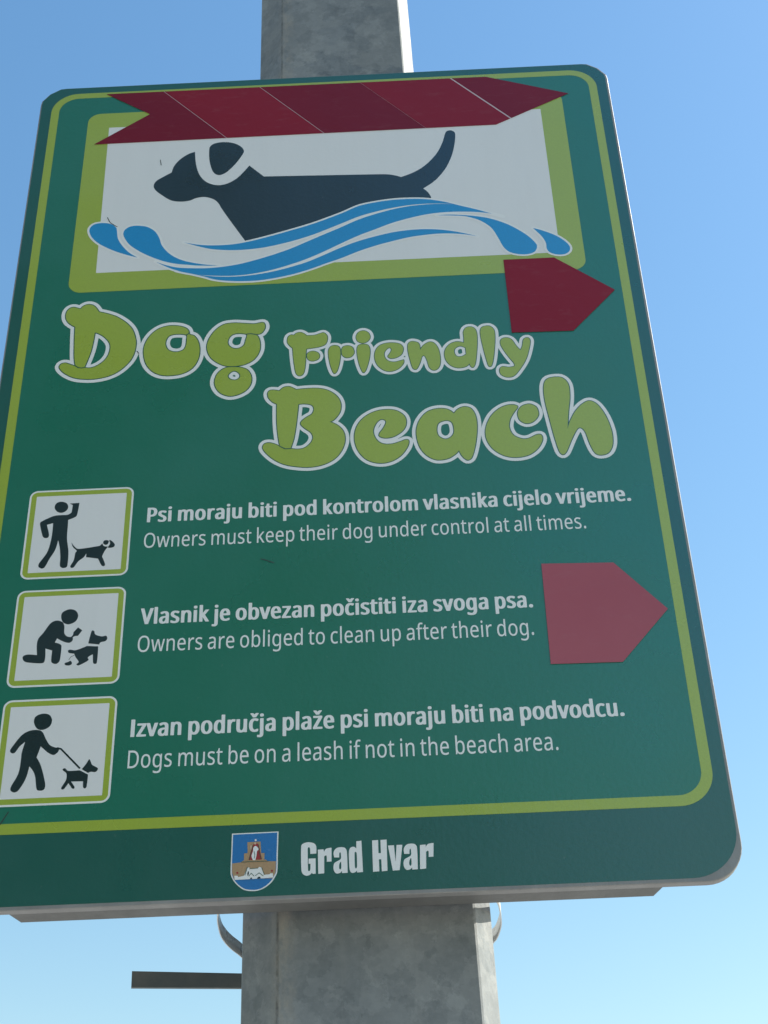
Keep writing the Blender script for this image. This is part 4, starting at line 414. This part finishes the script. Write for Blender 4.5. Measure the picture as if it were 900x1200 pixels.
# title words
DK = T['darkstrokes']
def word(name, letters, w_out, w_dark, ks=()):
    loops = [L for k in letters for L in S(k)]
    s = []
    for L in loops: s += strokes(L, w_out)
    top = sheet(name, fill(loops, s), 5, 'text', sign)
    s2 = []
    for L in loops: s2 += strokes(L, w_dark)
    sheet('letter_outline', fill(loops, s2), 6, 'outline', top)
    for k in letters: sheet('letter', fill(S(k)), 7, 'lime', top)
    for i in ks: sheet('letter_line', union(*strokes([tuple(p[:2]) for p in DK[i]], .55, False)), 8, 'outline', top)
    return top
word('title_word', ['D', 'o', 'g'], 4.6, .95, (0, 1, 2))
word('title_word', ['F', 'r', 'i', 'e', 'n', 'd', 'l', 'y'], 3.8, .7)
word('title_word', ['B', 'e2', 'a2', 'c2', 'h2'], 4.2, .85, (3,))

# pictogram plates
ps, pu, pv, pp = 97.3, 31.5, 559.7, 109.32
for i in range(3):
    u, v = pu, pv+i*pp
    pg = sheet('pictogram', fill([rrect(u, v, u+ps, v+ps, 7.5)]), 4, 'text', sign)
    sheet('pictogram_frame', fill([rrect(u+1.8, v+1.8, u+ps-1.8, v+ps-1.8, 5.8)]), 5, 'lime', pg)
    sheet('pictogram_field', fill([rrect(u+6.6, v+6.6, u+ps-6.6, v+ps-6.6, .4, 1)]), 6, 'white', pg)
    key = 'p%d' % (i+1)
    ml = S(key+'man'); sheet('person_symbol', union(*ml), 7, 'navy', pg)
    dl = S(key+'dog'); sheet('dog_symbol', union(*dl), 7, 'navy', pg)
    if key+'stroke' in T:
        st = T[key+'stroke'][0]
        sheet('leash' if i == 2 else 'dropping_line', union(*strokes([tuple(p[:2]) for p in st], .75 if i == 2 else .22, False)), 7.5, 'navy', pg)

# lines of text
cache = {}
def glyph(ch, sx, sy, dx, dy):
    key = (ch, sx, sy, dx)
    if key not in cache:
        q = dx/dy if dx else 1
        loops = [[(p[0]*sx, -p[1]*sy*q) for p in L] for L in G[ch][1]]
        if dx: v, f = grow(loops, dx)
        else: v, f = fill(loops)
        cache[key] = ([(a, b/q) for a, b in v], f)
    return cache[key]
def text_line(s, u0, u1, v, cap, bold):
    dx, dy = (.80, .26) if bold else (.06, .04)
    tr = 40 if bold else 16            # extra letter spacing, font units
    lsb = min(p[0] for L in G[s[0]][1] for p in L); lg = G[s[-1]]; rsb = lg[0]-max(p[0] for L in lg[1] for p in L)
    adv = sum(G[c][0]+tr for c in s)-tr-lsb-rsb
    sx = (u1-u0-2*dx)/adv; sy = (cap-2*dy)/573
    x = u0+dx-lsb*sx; V, F = [], []
    for c in s:
        if c != ' ':
            gv, gf = glyph(c, sx, sy, dx, dy); b = len(V)
            V += [(x+a, v-dy+y) for a, y in gv]; F += [tuple(b+i for i in t) for t in gf]
        x += (G[c][0]+tr)*sx
    sheet('text_line', (V, F), 4, 'text', sign)
for a in (("Psi moraju biti pod kontrolom vlasnika cijelo vrijeme.", 142.8, 587.9, 600.6, 16.2, 1),
          ("Owners must keep their dog under control at all times.", 141.5, 543.7, 628.6, 16.0, 0),
          ("Vlasnik je obvezan počistiti iza svoga psa.", 143.2, 488.6, 708.9, 16.2, 1),
          ("Owners are obliged to clean up after their dog.", 142.6, 487.0, 736.6, 16.0, 0),
          ("Izvan područja plaže psi moraju biti na podvodcu.", 141.9, 555.4, 817.6, 16.2, 1),
          ("Dogs must be on a leash if not in the beach area.", 141.3, 497.5, 846.0, 16.0, 0)): text_line(*a)
GD = S('grad')
sheet('town_name', fill(GD), 4, 'text', sign)

# coat of arms
ca = sheet('coat_of_arms', fill(S('crest_rim')), 4, 'text', sign)
for nm, k, ly, mt in (('shield_field', 'crest_blue', 5, 'crestblue'), ('hill', 'crest_brown', 6, 'brown'), ('throne', 'crest_throne', 7, 'brown'), ('red_robe', 'crest_red', 8, 'red'),
                      ('white_fortress', 'crest_white', 9, 'text'), ('figure_head', 'crest_skin', 10, 'skin'), ('arch', 'crest_dark', 11, 'navy')):
    sheet(nm, union(*S(k)), ly, mt, ca)
sheet('ink_line', union(*[q for L in T['crest_strokes'] for q in strokes([tuple(p[:2]) for p in L], .22, False)]), 12, 'outline', ca)

# red arrow stickers: a ribbon laid in five pieces with narrow joints, and two plain arrows
RB = [tuple(p[:2]) for p in T['ribbon'][0]]
bk = sheet('arrow_sticker', fill([RB]), 9, 'backing', sign)
def clip(poly, a, b, side, gap):
    nx, ny = -(b[1]-a[1]), b[0]-a[0]; l = math.hypot(nx, ny); nx /= l; ny /= l
    if nx < 0: nx, ny = -nx, -ny
    d = lambda p: side*((p[0]-a[0])*nx+(p[1]-a[1])*ny)-gap
    out = []
    for i in range(len(poly)):
        p, q = poly[i-1], poly[i]; dp, dq = d(p), d(q)
        if (dp >= 0) != (dq >= 0):
            t = dp/(dp-dq); out.append((p[0]+(q[0]-p[0])*t, p[1]+(q[1]-p[1])*t))
        if dq >= 0: out.append(q)
    return out
SM = T['seams']; gaps = (.28, .3, .12, .85)
for i in range(5):
    poly = RB
    if i > 0: poly = clip(poly, SM[i-1][0], SM[i-1][1], 1, gaps[i-1])
    if i < 4: poly = clip(poly, SM[i][0], SM[i][1], -1, gaps[i])
    sheet('sticker_piece', fill([poly]), 10, ('maroon_dark', 'maroon', 'maroon_dark', 'maroon', 'maroon_dark')[i], bk)
sheet('arrow_sticker', fill([[tuple(p[:2]) for p in T['arrow2'][0]]]), 10, 'maroon', sign)
tag(sheet('arrow_sticker', fill([[tuple(p[:2]) for p in T['arrow3'][0]]]), 10, 'maroon_veiled', sign), 'red arrow sticker paled by painted glare')

# scratches in the film
for L in T['scratch']: sheet('scratch_mark', union(*strokes([tuple(p[:2]) for p in L], .42, False)), 9, 'grime', sign)
bpy.context.view_layer.update()
